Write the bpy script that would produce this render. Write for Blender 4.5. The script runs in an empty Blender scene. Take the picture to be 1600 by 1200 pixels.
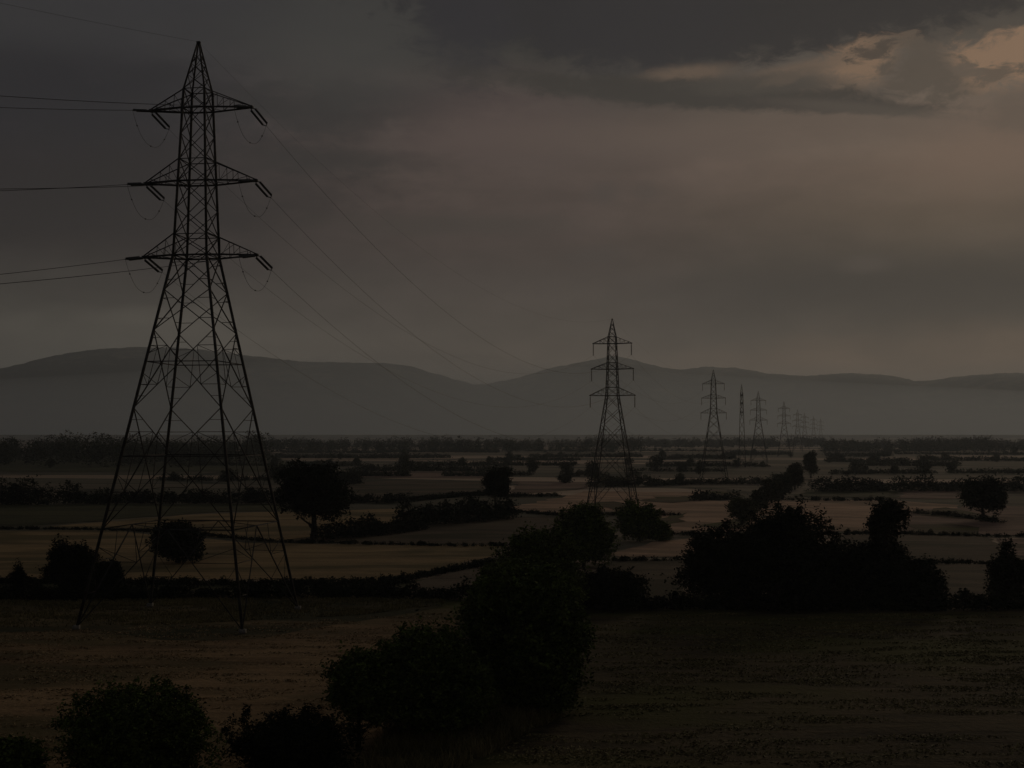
import bpy, math, random
import numpy as np
from mathutils import Vector

# ------------------------------------------------------------------ camera, light, exposure
S = bpy.context.scene
COL = S.collection
R = math.radians
F = 2020.0                      # focal length in pixels of the 1600 px wide photograph
CAM_H = 16.0
PITCH = math.atan(80.0 / F)

cam_d = bpy.data.cameras.new("camera")
cam = bpy.data.objects.new("camera", cam_d)
COL.objects.link(cam)
cam.location = (0, 0, CAM_H)
cam.rotation_euler = (R(90) + PITCH, 0, 0)
cam_d.sensor_width = 36.0
cam_d.lens = F / 1600.0 * 36.0
cam_d.clip_start = 0.5
cam_d.clip_end = 40000
S.camera = cam

S.view_settings.view_transform = 'Standard'
S.view_settings.look = 'None'
S.view_settings.gamma = 1
S.view_settings.use_curve_mapping = False
EXPO = -2.0
S.view_settings.exposure = EXPO
S.cycles.max_bounces = 5
S.cycles.diffuse_bounces = 2
S.cycles.glossy_bounces = 2
S.cycles.transmission_bounces = 2
S.cycles.volume_bounces = 0

SUN_AZ, SUN_EL = R(24), R(14)     # azimuth to the right of straight ahead
sun_d = bpy.data.lights.new("sun", 'SUN')
sun_d.energy = 1.4
sun_d.angle = R(14)
sun_d.color = (1.0, 0.76, 0.52)
sun = bpy.data.objects.new("sun", sun_d)
COL.objects.link(sun)
_d = Vector((math.sin(SUN_AZ) * math.cos(SUN_EL), math.cos(SUN_AZ) * math.cos(SUN_EL), math.sin(SUN_EL)))
sun.rotation_euler = (-_d).to_track_quat('-Z', 'Y').to_euler()
sun.location = _d * 300

def lin(c):
    return tuple((v / 255 / 12.92) if v <= 10 else ((v / 255 + 0.055) / 1.055) ** 2.4 for v in c)

def ray(px, py):
    """direction in the world of a point seen at (px, py) of the 1600x1200 frame"""
    u, v = (px - 800) / F, (600 - py) / F
    c, s = math.cos(PITCH), math.sin(PITCH)
    return Vector((u, c - v * s, s + v * c))

def g(px, py, z=0.0):
    r = ray(px, py)
    t = (z - CAM_H) / r.z
    return Vector((r.x * t, r.y * t, z))

def at(px, d):
    """ground x for a thing seen at column px, d metres ahead"""
    return (px - 800) / F * d

def ae(px, py):
    r = ray(px, py)
    return math.atan2(r.x, r.y), math.atan2(r.z, math.hypot(r.x, r.y))

# ------------------------------------------------------------------ node helper
class NB:
    def __init__(s, nt):
        s.nt = nt
        s.n, s.l = nt.nodes, nt.links
    def inp(s, sock, v):
        if v is None:
            return
        if isinstance(v, bpy.types.NodeSocket):
            s.l.new(v, sock)
        elif isinstance(v, (tuple, list)):
            v = tuple(v)
            if sock.type == 'RGBA' and len(v) == 3:
                v = v + (1,)
            sock.default_value = v
        else:
            sock.default_value = v
    def m(s, op, a, b=None, c=None, clamp=False):
        k = s.n.new('ShaderNodeMath'); k.operation = op; k.use_clamp = clamp
        for i, v in enumerate((a, b, c)):
            s.inp(k.inputs[i], v)
        return k.outputs[0]
    def smooth(s, v, lo, hi, a=0.0, b=1.0):
        k = s.n.new('ShaderNodeMapRange'); k.interpolation_type = 'SMOOTHSTEP'
        s.inp(k.inputs[0], v)
        for i, x in enumerate((lo, hi, a, b)):
            s.inp(k.inputs[i + 1], x)
        return k.outputs[0]
    def xyz(s, x, y, z):
        k = s.n.new('ShaderNodeCombineXYZ')
        for i, v in enumerate((x, y, z)):
            s.inp(k.inputs[i], v)
        return k.outputs[0]
    def sep(s, v):
        k = s.n.new('ShaderNodeSeparateXYZ'); s.inp(k.inputs[0], v)
        return k.outputs
    def noise(s, vec, scale, detail=4, rough=0.55, dist=0.0):
        k = s.n.new('ShaderNodeTexNoise')
        s.inp(k.inputs['Vector'], vec)
        k.inputs['Scale'].default_value = scale
        k.inputs['Detail'].default_value = detail
        k.inputs['Roughness'].default_value = rough
        k.inputs['Distortion'].default_value = dist
        return k.outputs[0]
    def mix(s, f, a, b, mode='MIX'):
        k = s.n.new('ShaderNodeMix'); k.data_type = 'RGBA'; k.blend_type = mode
        s.inp(k.inputs[0], f); s.inp(k.inputs[6], a); s.inp(k.inputs[7], b)
        return k.outputs[2]
    def ramp(s, v, stops, interp='EASE'):
        k = s.n.new('ShaderNodeValToRGB'); k.color_ramp.interpolation = interp
        e = k.color_ramp.elements
        while len(e) < len(stops):
            e.new(0.5)
        for q, (p, c) in zip(e, stops):
            q.position = p; q.color = (c[0], c[1], c[2], 1)
        s.inp(k.inputs[0], v)
        return k.outputs[0]
    def scale(s, vec, sc):
        k = s.n.new('ShaderNodeVectorMath'); k.operation = 'MULTIPLY'
        s.inp(k.inputs[0], vec); s.inp(k.inputs[1], sc)
        return k.outputs[0]

# ------------------------------------------------------------------ sky: dusk cloud deck over a NISHITA sky
W = bpy.data.worlds.new("World")
S.world = W
W.use_nodes = True
nt = W.node_tree
nt.nodes.clear()
b = NB(nt)
tc = nt.nodes.new('ShaderNodeTexCoord').outputs['Generated']
dx, dy, dz = b.sep(tc)
hor = b.m('SQRT', b.m('ADD', b.m('MULTIPLY', dx, dx), b.m('MULTIPLY', dy, dy)))
az = b.m('ARCTAN2', dx, dy)
el = b.m('ARCTAN2', dz, hor)
sinaz = b.m('DIVIDE', dx, b.m('MAXIMUM', hor, 1e-4))
wv = b.xyz(b.m('MULTIPLY', az, 1.0), b.m('MULTIPLY', el, 2.6), 0.3)
n_lo = b.noise(wv, 6.0, 4, 0.55)
n_mid = b.noise(wv, 17.0, 5, 0.6, 0.3)
n_hi = b.noise(tc, 42.0, 5, 0.62, 0.4)
n_fine = b.noise(b.xyz(az, b.m('MULTIPLY', el, 2.0), 0.9), 44.0, 7, 0.66, 0.5)
n_fine = b.m('ADD', b.m('MULTIPLY', b.m('SUBTRACT', n_fine, 0.5), 2.2), 0.5)
streak = b.noise(b.xyz(az, b.m('MULTIPLY', el, 7.0), 1.7), 5.0, 4, 0.5)

def el_of(py): return ae(800, py)[1]
EMAX = 1.25
def vramp(stops):
    st = sorted((max(0, el_of(py)) / EMAX, lin(c)) for py, c in stops)
    return b.ramp(elw, st, 'LINEAR')
elw = b.m('DIVIDE', b.m('ADD', el, b.m('MULTIPLY', b.m('SUBTRACT', n_lo, 0.5), 0.055)), EMAX)
left = vramp([(680, (80, 76, 70)), (560, (88, 83, 75)), (520, (87, 82, 74)), (480, (63, 59, 54)), (400, (47, 42, 41)),
              (300, (42, 38, 40)), (180, (43, 41, 44)), (90, (47, 46, 48)), (20, (50, 49, 52)), (-150, (48, 48, 50)), (-900, (60, 60, 62))])
mid = vramp([(680, (96, 87, 78)), (590, (93, 82, 72)), (520, (80, 72, 65)), (440, (70, 62, 58)), (350, (72, 61, 57)),
             (260, (83, 71, 66)), (170, (76, 67, 63)), (110, (60, 56, 53)), (50, (49, 48, 46)), (-150, (48, 48, 49)), (-900, (60, 60, 62))])
right = vramp([(680, (95, 82, 71)), (570, (103, 85, 70)), (520, (68, 61, 55)), (470, (48, 44, 42)), (415, (68, 60, 53)),
               (340, (87, 74, 63)), (260, (100, 84, 73)), (190, (97, 85, 75)), (120, (84, 76, 69)), (60, (58, 55, 52)), (-150, (46, 45, 46)), (-900, (60, 60, 62))])
sl, sm, sr = math.sin(ae(120, 300)[0]), math.sin(ae(820, 300)[0]), math.sin(ae(1480, 300)[0])
wob = b.m('ADD', sinaz, b.m('MULTIPLY', b.m('SUBTRACT', n_mid, 0.5), 0.06))
f1 = b.smooth(wob, sl, sm)
f2 = b.smooth(wob, sm, sr)
sky = b.mix(f2, b.mix(f1, left, mid), right)
tex = b.m('ADD', 0.47, b.m('ADD', b.m('MULTIPLY', streak, 0.50), b.m('ADD', b.m('MULTIPLY', n_mid, 0.46), b.m('MULTIPLY', n_fine, 0.10))))
sky = b.mix(1.0, sky, b.xyz(tex, tex, tex), 'MULTIPLY')

def blob(px, py, rx, ry, rot, col, soft=0.35, amp=0.6, op=1.0, fine=0.0, only=None):
    """a bank of cloud (or a break in it) centred on a direction of the sky"""
    global sky
    a0, e0 = ae(px, py)
    ra, re = rx / F, ry / F
    x = b.m('SUBTRACT', az, a0)
    y = b.m('SUBTRACT', el, e0)
    c, s_ = math.cos(R(rot)), math.sin(R(rot))
    u = b.m('ADD', b.m('MULTIPLY', x, c / ra), b.m('MULTIPLY', y, s_ / ra))
    v = b.m('ADD', b.m('MULTIPLY', x, -s_ / re), b.m('MULTIPLY', y, c / re))
    d = b.m('SQRT', b.m('ADD', b.m('MULTIPLY', u, u), b.m('MULTIPLY', v, v)))
    d = b.m('ADD', d, b.m('MULTIPLY', b.m('SUBTRACT', n_mid, 0.5), amp * 2))
    if fine:
        d = b.m('ADD', d, b.m('MULTIPLY', b.m('SUBTRACT', n_fine, 0.5), fine * 2))
    mk = b.smooth(d, 1 + soft, 1 - soft, 0.0, op)
    sky = b.mix(mk, sky, lin(col))

blob(80, 150, 270, 70, 0, (38, 37, 40), 0.7, 0.6, 0.9, 0.3)
blob(150, 300, 330, 60, 3, (41, 38, 38), 0.8, 0.6, 0.8, 0.3)
blob(60, 20, 260, 40, 0, (52, 51, 52), 0.8, 0.5, 0.7, 0.3)
blob(540, 168, 220, 36, 2, (46, 44, 44), 0.6, 0.6, 0.85, 0.4)
blob(500, 250, 150, 18, 0, (48, 45, 44), 0.8, 0.6, 0.7, 0.4)
blob(760, 190, 130, 60, 0, (82, 68, 66), 0.9, 0.5, 0.5, 0.4)
blob(560, 60, 150, 80, 0, (61, 60, 58), 0.8, 0.5, 0.7)
blob(900, 215, 190, 30, -3, (84, 72, 67), 0.8, 0.5, 0.5)
blob(700, 352, 170, 16, 0, (62, 56, 52), 0.8, 0.6, 0.7)
blob(1560, 230, 120, 60, 0, (112, 92, 79), 0.8, 0.5, 0.7)
blob(1420, 455, 280, 42, 0, (50, 46, 44), 0.8, 0.5, 0.7)
blob(930, 398, 45, 14, 0, (66, 59, 56), 0.8, 0.7, 0.7)
blob(945, 300, 26, 16, 0, (68, 61, 58), 0.8, 0.7, 0.6)
blob(1010, 300, 22, 14, 0, (70, 62, 58), 0.8, 0.7, 0.5)
blob(1350, 412, 34, 12, 0, (74, 66, 61), 0.8, 0.7, 0.7)
# dark ceiling
blob(1240, -82, 600, 150, 4, (39, 38, 40), 0.13, 0.16, 1.0, 0.22)
blob(735, 10, 75, 95, 0, (41, 40, 44), 0.5, 0.35, 0.95, 0.3)
blob(1000, 35, 150, 75, 0, (40, 39, 42), 0.45, 0.25, 0.95, 0.3)
# breaks in the deck where the last light shows
blob(1590, 88, 122, 38, 5, (132, 106, 85), 0.4, 0.2, 1.0, 0.6)
blob(1345, 98, 70, 27, 12, (122, 99, 80), 0.45, 0.2, 1.0, 0.7)
blob(1250, 110, 95, 12, 9, (100, 84, 71), 0.6, 0.3, 0.75, 0.4)
blob(1068, 118, 68, 13, 4, (96, 81, 69), 0.6, 0.3, 0.9, 0.5)
blob(1280, 146, 75, 9, 6, (108, 91, 77), 0.6, 0.3, 0.8, 0.4)
blob(1250, 205, 330, 26, 0, (97, 83, 74), 0.8, 0.4, 0.5, 0.3)
# dark lens of cloud under the breaks, and torn scraps within them
blob(1080, 146, 330, 20, -5, (53, 50, 47), 0.38, 0.3, 0.95, 0.4)
blob(1310, 166, 170, 9, -5, (58, 53, 50), 0.5, 0.25, 0.9, 0.4)
blob(1195, 132, 110, 14, 0, (66, 61, 56), 0.5, 0.4, 0.9, 0.4)
blob(1445, 112, 66, 36, -24, (80, 71, 63), 0.35, 0.35, 0.97, 0.7)
blob(1358, 84, 34, 10, 8, (70, 61, 54), 0.4, 0.3, 0.95, 1.0)
blob(1560, 116, 30, 12, 10, (88, 76, 66), 0.4, 0.4, 0.95, 1.1)
blob(1510, 112, 26, 9, -20, (92, 80, 70), 0.4, 0.4, 0.9, 1.0)
blob(1240, 118, 40, 7, 10, (84, 73, 64), 0.6, 0.4, 0.8, 0.8)
blob(1330, 168, 120, 8, -8, (74, 67, 61), 0.7, 0.4, 0.85, 0.3)
blob(1590, 175, 40, 30, 0, (90, 78, 69), 0.7, 0.4, 0.7, 0.6)

GAIN = 1.0 / (2 ** EXPO)
cloud_bg = nt.nodes.new('ShaderNodeBackground')
b.inp(cloud_bg.inputs['Color'], sky)
cloud_bg.inputs['Strength'].default_value = GAIN
nish = nt.nodes.new('ShaderNodeTexSky')
nish.sky_type = 'NISHITA'
nish.sun_disc = False
nish.sun_elevation = SUN_EL
nish.sun_rotation = SUN_AZ
nish.dust_density = 4.0
nish_bg = nt.nodes.new('ShaderNodeBackground')
nt.links.new(nish.outputs[0], nish_bg.inputs['Color'])
nish_bg.inputs['Strength'].default_value = 0.05
mx = nt.nodes.new('ShaderNodeMixShader')
mx.inputs[0].default_value = 0.985          # cloud cover
nt.links.new(nish_bg.outputs[0], mx.inputs[1])
nt.links.new(cloud_bg.outputs[0], mx.inputs[2])
wo = nt.nodes.new('ShaderNodeOutputWorld')
nt.links.new(mx.outputs[0], wo.inputs['Surface'])

# ------------------------------------------------------------------ materials
def mat(name, rough=0.9, spec=0.2, metal=0.0):
    m = bpy.data.materials.new(name)
    m.use_nodes = True
    n = m.node_tree
    p = n.nodes['Principled BSDF']
    p.inputs['Roughness'].default_value = rough
    p.inputs['Specular IOR Level'].default_value = spec
    p.inputs['Metallic'].default_value = metal
    return m, NB(n), p

def leaf_mat(name, dark, light, scale):
    m, k, p = mat(name, 0.75, 0.06)
    geo = k.n.new('ShaderNodeNewGeometry')
    oc = k.n.new('ShaderNodeTexCoord').outputs['Object']
    big = k.noise(oc, scale, 3)
    f = k.m('ADD', k.m('MULTIPLY', big, 0.8), k.m('MULTIPLY', geo.outputs['Random Per Island'], 0.5))
    c = k.ramp(f, [(0.42, dark), (0.66, tuple((x + y) / 2 for x, y in zip(dark, light))), (0.90, light)], 'LINEAR')
    k.inp(p.inputs['Base Color'], c)
    return m

LEAF = leaf_mat("leaf_green", (0.014, 0.020, 0.005), (0.125, 0.165, 0.034), 1.1)
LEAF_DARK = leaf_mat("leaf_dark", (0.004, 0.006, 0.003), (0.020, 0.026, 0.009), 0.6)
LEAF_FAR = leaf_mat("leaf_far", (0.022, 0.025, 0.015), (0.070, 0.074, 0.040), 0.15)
LEAF_PALE = leaf_mat("leaf_pale", (0.035, 0.040, 0.020), (0.12, 0.125, 0.065), 0.4)
STRAW = leaf_mat("dry_grass", (0.16, 0.11, 0.055), (0.42, 0.30, 0.16), 0.25)
GRASS = leaf_mat("meadow_grass", (0.085, 0.078, 0.032), (0.26, 0.215, 0.10), 0.12)

m, k, p = mat("bark", 0.95, 0.1)
oc = k.n.new('ShaderNodeTexCoord').outputs['Object']
k.inp(p.inputs['Base Color'], k.ramp(k.noise(k.scale(oc, (3, 3, 0.6)), 4, 4), [(0.3, (0.02, 0.016, 0.012)), (0.7, (0.06, 0.048, 0.036))]))
BARK = m

m, k, p = mat("weathered_steel", 0.8, 0.12, 0.0)
oc = k.n.new('ShaderNodeTexCoord').outputs['Object']
k.inp(p.inputs['Base Color'], k.ramp(k.noise(oc, 1.3, 5), [(0.35, (0.022, 0.021, 0.020)), (0.65, (0.055, 0.053, 0.051))]))
STEEL = m
m, k, p = mat("insulator_glass", 0.35, 0.4)
k.inp(p.inputs['Base Color'], (0.025, 0.028, 0.026))
INSUL = m
m, k, p = mat("aluminium_wire", 0.6, 0.3, 0.3)
oc = k.n.new('ShaderNodeTexCoord').outputs['Object']
k.inp(p.inputs['Base Color'], k.ramp(k.noise(oc, 0.3, 2), [(0.3, (0.05, 0.05, 0.05)), (0.7, (0.09, 0.09, 0.088))]))
WIRE = m
m, k, p = mat("concrete", 0.9, 0.2)
oc = k.n.new('ShaderNodeTexCoord').outputs['Object']
k.inp(p.inputs['Base Color'], k.ramp(k.noise(oc, 5, 5), [(0.3, (0.14, 0.13, 0.115)), (0.7, (0.24, 0.225, 0.20))]))
CONCRETE = m

def field_mat(name, c_lo, c_hi, ang=0.0, streak=0.16, patch=None):
    """stubble, hay or fallow: streaked along the working direction, with worn patches"""
    m, k, p = mat(name, 0.95, 0.08)
    oc = k.n.new('ShaderNodeTexCoord').outputs['Object']
    mp = k.n.new('ShaderNodeMapping')
    mp.inputs['Rotation'].default_value = (0, 0, ang)
    k.inp(mp.inputs['Vector'], oc)
    v = mp.outputs[0]
    a = k.noise(k.scale(v, (0.12, 1.0, 1)), streak, 6, 0.65, 0.6)
    c = k.noise(k.scale(v, (0.5, 1, 1)), 0.075, 6, 0.68, 0.8)
    d = k.noise(v, 2.2, 4, 0.7)
    f = k.m('ADD', k.m('MULTIPLY', a, 0.55), k.m('ADD', k.m('MULTIPLY', c, 0.75), k.m('MULTIPLY', d, 0.35)))
    col = k.ramp(k.m('MULTIPLY', f, 0.62), [(0.40, c_lo), (0.505, tuple((x + y) / 2 for x, y in zip(c_lo, c_hi))), (0.62, c_hi)], 'LINEAR')
    if patch:
        pn = k.noise(k.scale(v, (0.35, 1, 1)), 0.06, 5, 0.6, 0.5)
        col = k.mix(k.smooth(pn, 0.49, 0.60, 0, 0.85), col, patch)
    k.inp(p.inputs['Base Color'], col)
    bp = k.n.new('ShaderNodeBump')
    bp.inputs['Strength'].default_value = 0.6
    bp.inputs['Distance'].default_value = 0.25
    k.inp(bp.inputs['Height'], k.m('ADD', d, a))
    k.inp(p.inputs['Normal'], bp.outputs[0])
    return m

# the plain: a patchwork of strips of stubble, fallow and pasture
m, k, p = mat("plain_patchwork", 0.95, 0.08)
oc = k.n.new('ShaderNodeTexCoord').outputs['Object']
mp = k.n.new('ShaderNodeMapping')
mp.inputs['Rotation'].default_value = (0, 0, R(9))
k.inp(mp.inputs['Vector'], oc)
v = k.scale(mp.outputs[0], (1 / 150.0, 1 / 46.0, 1))
def voro(vec, feature='F1', metric='CHEBYCHEV', rnd=0.75):
    t = k.n.new('ShaderNodeTexVoronoi'); t.feature = feature
    if feature == 'F1':
        t.distance = metric
    t.voronoi_dimensions = '2D'
    t.inputs['Scale'].default_value = 1.0
    t.inputs['Randomness'].default_value = rnd
    k.inp(t.inputs['Vector'], vec)
    return t
vo = voro(v)
cell = k.sep(vo.outputs['Color'])
cols = [(0.0, (0.10, 0.090, 0.060)), (0.28, (0.17, 0.14, 0.095)), (0.5, (0.12, 0.105, 0.070)),
        (0.62, (0.32, 0.24, 0.165)), (0.76, (0.15, 0.125, 0.085)), (0.88, (0.50, 0.375, 0.265))]
base = k.ramp(cell[0], cols, 'CONSTANT')
st = k.noise(k.scale(mp.outputs[0], (0.1, 1, 1)), 0.12, 5, 0.65, 0.4)
pn = k.noise(mp.outputs[0], 0.02, 5, 0.6)
tx = k.m('ADD', 0.35, k.m('ADD', k.m('MULTIPLY', st, 0.75), k.m('MULTIPLY', pn, 0.55)))
base = k.mix(1.0, base, k.xyz(tx, tx, tx), 'MULTIPLY')
ed = voro(v, 'DISTANCE_TO_EDGE')
base = k.mix(k.smooth(ed.outputs['Distance'], 0.02, 0.06, 0.8, 0.0), base, (0.022, 0.025, 0.014))
k.inp(p.inputs['Base Color'], base)
bp = k.n.new('ShaderNodeBump'); bp.inputs['Strength'].default_value = 0.5; bp.inputs['Distance'].default_value = 0.3
k.inp(bp.inputs['Height'], k.noise(mp.outputs[0], 1.2, 4, 0.7)); k.inp(p.inputs['Normal'], bp.outputs[0])
PLAIN = m

F_BROWN = field_mat("mown_brown", (0.10, 0.062, 0.030), (0.36, 0.235, 0.118), R(2), 0.55, (0.085, 0.070, 0.030))
F_OCHRE = field_mat("ochre_stubble", (0.15, 0.105, 0.050), (0.37, 0.255, 0.125), R(-2), 0.42, (0.11, 0.088, 0.040))
F_STRAW = field_mat("pale_stubble", (0.26, 0.165, 0.105), (0.62, 0.40, 0.26), R(25), 0.22, (0.24, 0.165, 0.105))
F_PINK = field_mat("pinkish_fallow", (0.11, 0.070, 0.050), (0.32, 0.21, 0.155), R(5), 0.12, (0.08, 0.065, 0.040))
F_GREY = field_mat("grey_fallow", (0.055, 0.042, 0.027), (0.145, 0.108, 0.070), R(0), 0.2, (0.042, 0.038, 0.020))
F_OLIVE = field_mat("olive_pasture", (0.012, 0.010, 0.005), (0.125, 0.094, 0.048), R(0), 0.62, (0.072, 0.073, 0.016))
F_GREEN = field_mat("dark_pasture", (0.030, 0.032, 0.016), (0.085, 0.080, 0.036), R(0), 0.15)
F_ROUGH = field_mat("rough_meadow", (0.026, 0.024, 0.011), (0.16, 0.115, 0.055), R(4), 0.6, (0.026, 0.030, 0.011))
F_DIRT = field_mat("dirt_path", (0.06, 0.046, 0.032), (0.17, 0.13, 0.09), R(4), 0.4, (0.05, 0.045, 0.025))

m, k, p = mat("hill_scrub", 0.95, 0.05)
oc = k.n.new('ShaderNodeTexCoord').outputs['Object']
n1 = k.noise(oc, 0.012, 6, 0.65)
n2 = k.noise(oc, 0.0022, 4, 0.6)
hz = k.sep(oc)[2]
f = k.m('ADD', k.m('MULTIPLY', n1, 0.5), k.m('MULTIPLY', n2, 0.5))
c = k.ramp(f, [(0.35, (0.020, 0.024, 0.018)), (0.5, (0.045, 0.045, 0.032)), (0.62, (0.24, 0.20, 0.14))], 'LINEAR')
foot_haze = k.smooth(k.m('ADD', hz, k.m('MULTIPLY', k.m('SUBTRACT', n2, 0.5), 270)), 160, 15)  # lower slopes coloured paler, dry-field tones standing in for low haze
c = k.mix(k.m('MULTIPLY', foot_haze, 0.8), c, k.ramp(n1, [(0.35, (0.12, 0.105, 0.075)), (0.65, (0.30, 0.25, 0.18))]))
k.inp(p.inputs['Base Color'], c)
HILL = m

# ------------------------------------------------------------------ object helpers
def link(o, parent=None):
    COL.objects.link(o)
    if parent is not None:
        o.parent = parent
    return o

def tag(o, label=None, cat=None, group=None, kind=None):
    if label: o['label'] = label
    if cat: o['category'] = cat
    if group: o['group'] = group
    if kind: o['kind'] = kind
    return o

def mesh_np(name, V, Fq, material, parent=None, n=4):
    me = bpy.data.meshes.new(name)
    V = np.asarray(V, dtype=np.float32).reshape(-1, 3)
    Fq = np.asarray(Fq, dtype=np.int32).reshape(-1, n)
    me.vertices.add(len(V)); me.vertices.foreach_set('co', V.ravel())
    me.loops.add(Fq.size); me.loops.foreach_set('vertex_index', Fq.ravel())
    me.polygons.add(len(Fq))
    me.polygons.foreach_set('loop_start', np.arange(0, Fq.size, n, dtype=np.int32))
    me.update(calc_edges=True)
    me.materials.append(material)
    return link(bpy.data.objects.new(name, me), parent)

def empty(name, loc, rz=0.0):
    o = bpy.data.objects.new(name, None)
    o.empty_display_size = 0.5
    o.location = loc
    o.rotation_euler = (0, 0, rz)
    return link(o)

def kids(o): return [c for c in o.children]

def copy_tree(o, parent=None):
    c = o.copy()
    link(c, parent)
    for ch in kids(o):
        copy_tree(ch, c)
    return c

class MB:
    """collects quads"""
    def __init__(s): s.v, s.f = [], []
    def beam(s, a, c, w, t=None):
        """angle-iron member from a to c: an L of two flanges"""
        a, c = Vector(a), Vector(c)
        d = c - a
        L = d.length
        if L < 1e-6: return
        d /= L
        up = Vector((0, 0, 1)) if abs(d.z) < 0.95 else Vector((0, 1, 0))
        x = d.cross(up).normalized(); y = x.cross(d)
        t = t or w * 0.28
        prof = [(-w / 2, -w / 2), (w / 2, -w / 2), (w / 2, -w / 2 + t), (-w / 2 + t, -w / 2 + t), (-w / 2 + t, w / 2), (-w / 2, w / 2)]
        i = len(s.v)
        for q in (a, c):
            for (u, v_) in prof:
                s.v.append(q + x * u + y * v_)
        for j in range(6):
            j2 = (j + 1) % 6
            s.f.append((i + j, i + j2, i + 6 + j2, i + 6 + j))
        s.f += [(i, i + 3, i + 2, i + 1), (i, i + 5, i + 4, i + 3), (i + 6, i + 7, i + 8, i + 9), (i + 6, i + 9, i + 10, i + 11)]
    def box(s, c, sx, sy, sz):
        i = len(s.v)
        for z in (-1, 1):
            for (x, y) in ((-1, -1), (1, -1), (1, 1), (-1, 1)):
                s.v.append(Vector(c) + Vector((x * sx / 2, y * sy / 2, z * sz / 2)))
        s.f += [(i + 3, i + 2, i + 1, i), (i + 4, i + 5, i + 6, i + 7)]
        for j in range(4):
            j2 = (j + 1) % 4
            s.f.append((i + j, i + j2, i + 4 + j2, i + 4 + j))
    def tube(s, pts, rad, n=6):
        pts = [Vector(q) for q in pts]
        rr = rad if hasattr(rad, '__len__') else [rad] * len(pts)
        i = len(s.v)
        for q, c in enumerate(pts):
            d = (pts[min(q + 1, len(pts) - 1)] - pts[max(q - 1, 0)])
            d = d.normalized() if d.length > 1e-6 else Vector((0, 0, 1))
            up = Vector((0, 0, 1)) if abs(d.z) < 0.9 else Vector((1, 0, 0))
            x = d.cross(up).normalized(); y = x.cross(d)
            for j in range(n):
                a = 2 * math.pi * j / n
                s.v.append(c + (x * math.cos(a) + y * math.sin(a)) * rr[q])
        for q in range(len(pts) - 1):
            for j in range(n):
                j2 = (j + 1) % n
                s.f.append((i + q * n + j, i + q * n + j2, i + (q + 1) * n + j2, i + (q + 1) * n + j))
    def insulator(s, a, c, r=0.13, discs=12, n=8):
        a, c = Vector(a), Vector(c)
        pts, rad = [], []
        for q in range(discs):
            for (o, rr) in ((0.0, 0.3), (0.25, 1.0), (0.55, 0.85), (0.8, 0.3)):
                pts.append(a.lerp(c, (q + o) / discs)); rad.append(r * rr)
        pts.append(c); rad.append(r * 0.3)
        s.tube(pts, rad, n)
    def build(s, name, material, parent=None):
        return mesh_np(name, [tuple(q) for q in s.v], s.f, material, parent)

# ------------------------------------------------------------------ ground and fields
def grid_sheet(name, x0, x1, y0, y1, nx, ny, zf, material):
    xs, ys = np.linspace(x0, x1, nx), np.linspace(y0, y1, ny)
    X, Y = np.meshgrid(xs, ys)
    Z = zf(X, Y)
    V = np.stack([X, Y, Z], -1).reshape(-1, 3)
    i = np.arange(nx * ny).reshape(ny, nx)
    Fq = np.stack([i[:-1, :-1], i[:-1, 1:], i[1:, 1:], i[1:, :-1]], -1).reshape(-1, 4)
    return mesh_np(name, V, Fq, material)

gr = grid_sheet('ground', -12000, 12000, -12000, 12000, 25, 25, lambda X, Y: X * 0, PLAIN)
tag(gr, kind='structure')

rnd = random.Random(7)
layer = [0]
def field(pts, material, name='field', wob=None):
    """one sheet on the plain; outline given as seen, roughened like a real field edge"""
    layer[0] += 1
    z = 0.02 + 0.006 * layer[0]
    P = [g(x, y) for x, y in pts]
    if wob is None:
        wob = 0.6 if P[0].y < 150 else 1.6
    out = []
    for i in range(len(P)):
        a, c = P[i], P[(i + 1) % len(P)]
        n = max(2, int((c - a).length / 6))
        for q in range(n):
            v_ = a.lerp(c, q / n)
            out.append((v_.x + rnd.uniform(-wob, wob), v_.y + rnd.uniform(-wob, wob), z))
    me = bpy.data.meshes.new(name)
    me.from_pydata(out, [], [tuple(range(len(out)))])
    me.update()
    if me.polygons[0].normal.z < 0:
        me.flip_normals()
    me.materials.append(material)
    return tag(link(bpy.data.objects.new(name, me)), kind='structure')

field([(-700, 1330), (2200, 1330), (2000, 930), (-500, 930)], F_OLIVE, 'pasture')
field([(-500, 1330), (2100, 1330), (1800, 952), (930, 948), (905, 985), (560, 1330)], F_OLIVE, 'pasture')
field([(-600, 1330), (560, 1330), (640, 1150), (720, 1000), (705, 950), (480, 962), (250, 985), (-300, 985)], F_BROWN)
field([(-350, 992), (120, 988), (260, 1002), (400, 1000), (560, 972), (700, 948), (640, 930), (300, 925), (-300, 930)], F_ROUGH, 'meadow')
field([(-350, 930), (300, 925), (640, 930), (720, 912), (700, 900), (600, 912), (400, 909), (-300, 900)], F_GREEN, 'pasture')
field([(-350, 828), (170, 830), (400, 848), (785, 853), (740, 880), (620, 909), (400, 908), (-350, 898)], F_OCHRE)
field([(640, 928), (720, 940), (760, 930), (770, 890), (735, 888), (650, 912)], F_DIRT, 'dirt_track')
field([(60, 823), (180, 814), (330, 803), (620, 795), (640, 812), (500, 835), (430, 845), (170, 827)], F_OCHRE)
field([(-300, 822), (60, 821), (180, 812), (330, 801), (470, 796), (460, 788), (-300, 790)], F_GREEN, 'pasture')
field([(430, 847), (560, 832), (690, 814), (880, 805), (900, 812), (860, 851), (785, 851)], F_GREY, 'fallow_field')
field([(795, 797), (830, 786), (920, 768), (1105, 770), (1095, 782), (1130, 783), (1225, 780), (1170, 832), (1040, 834), (1000, 800), (930, 800), (870, 803)], F_STRAW)
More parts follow.
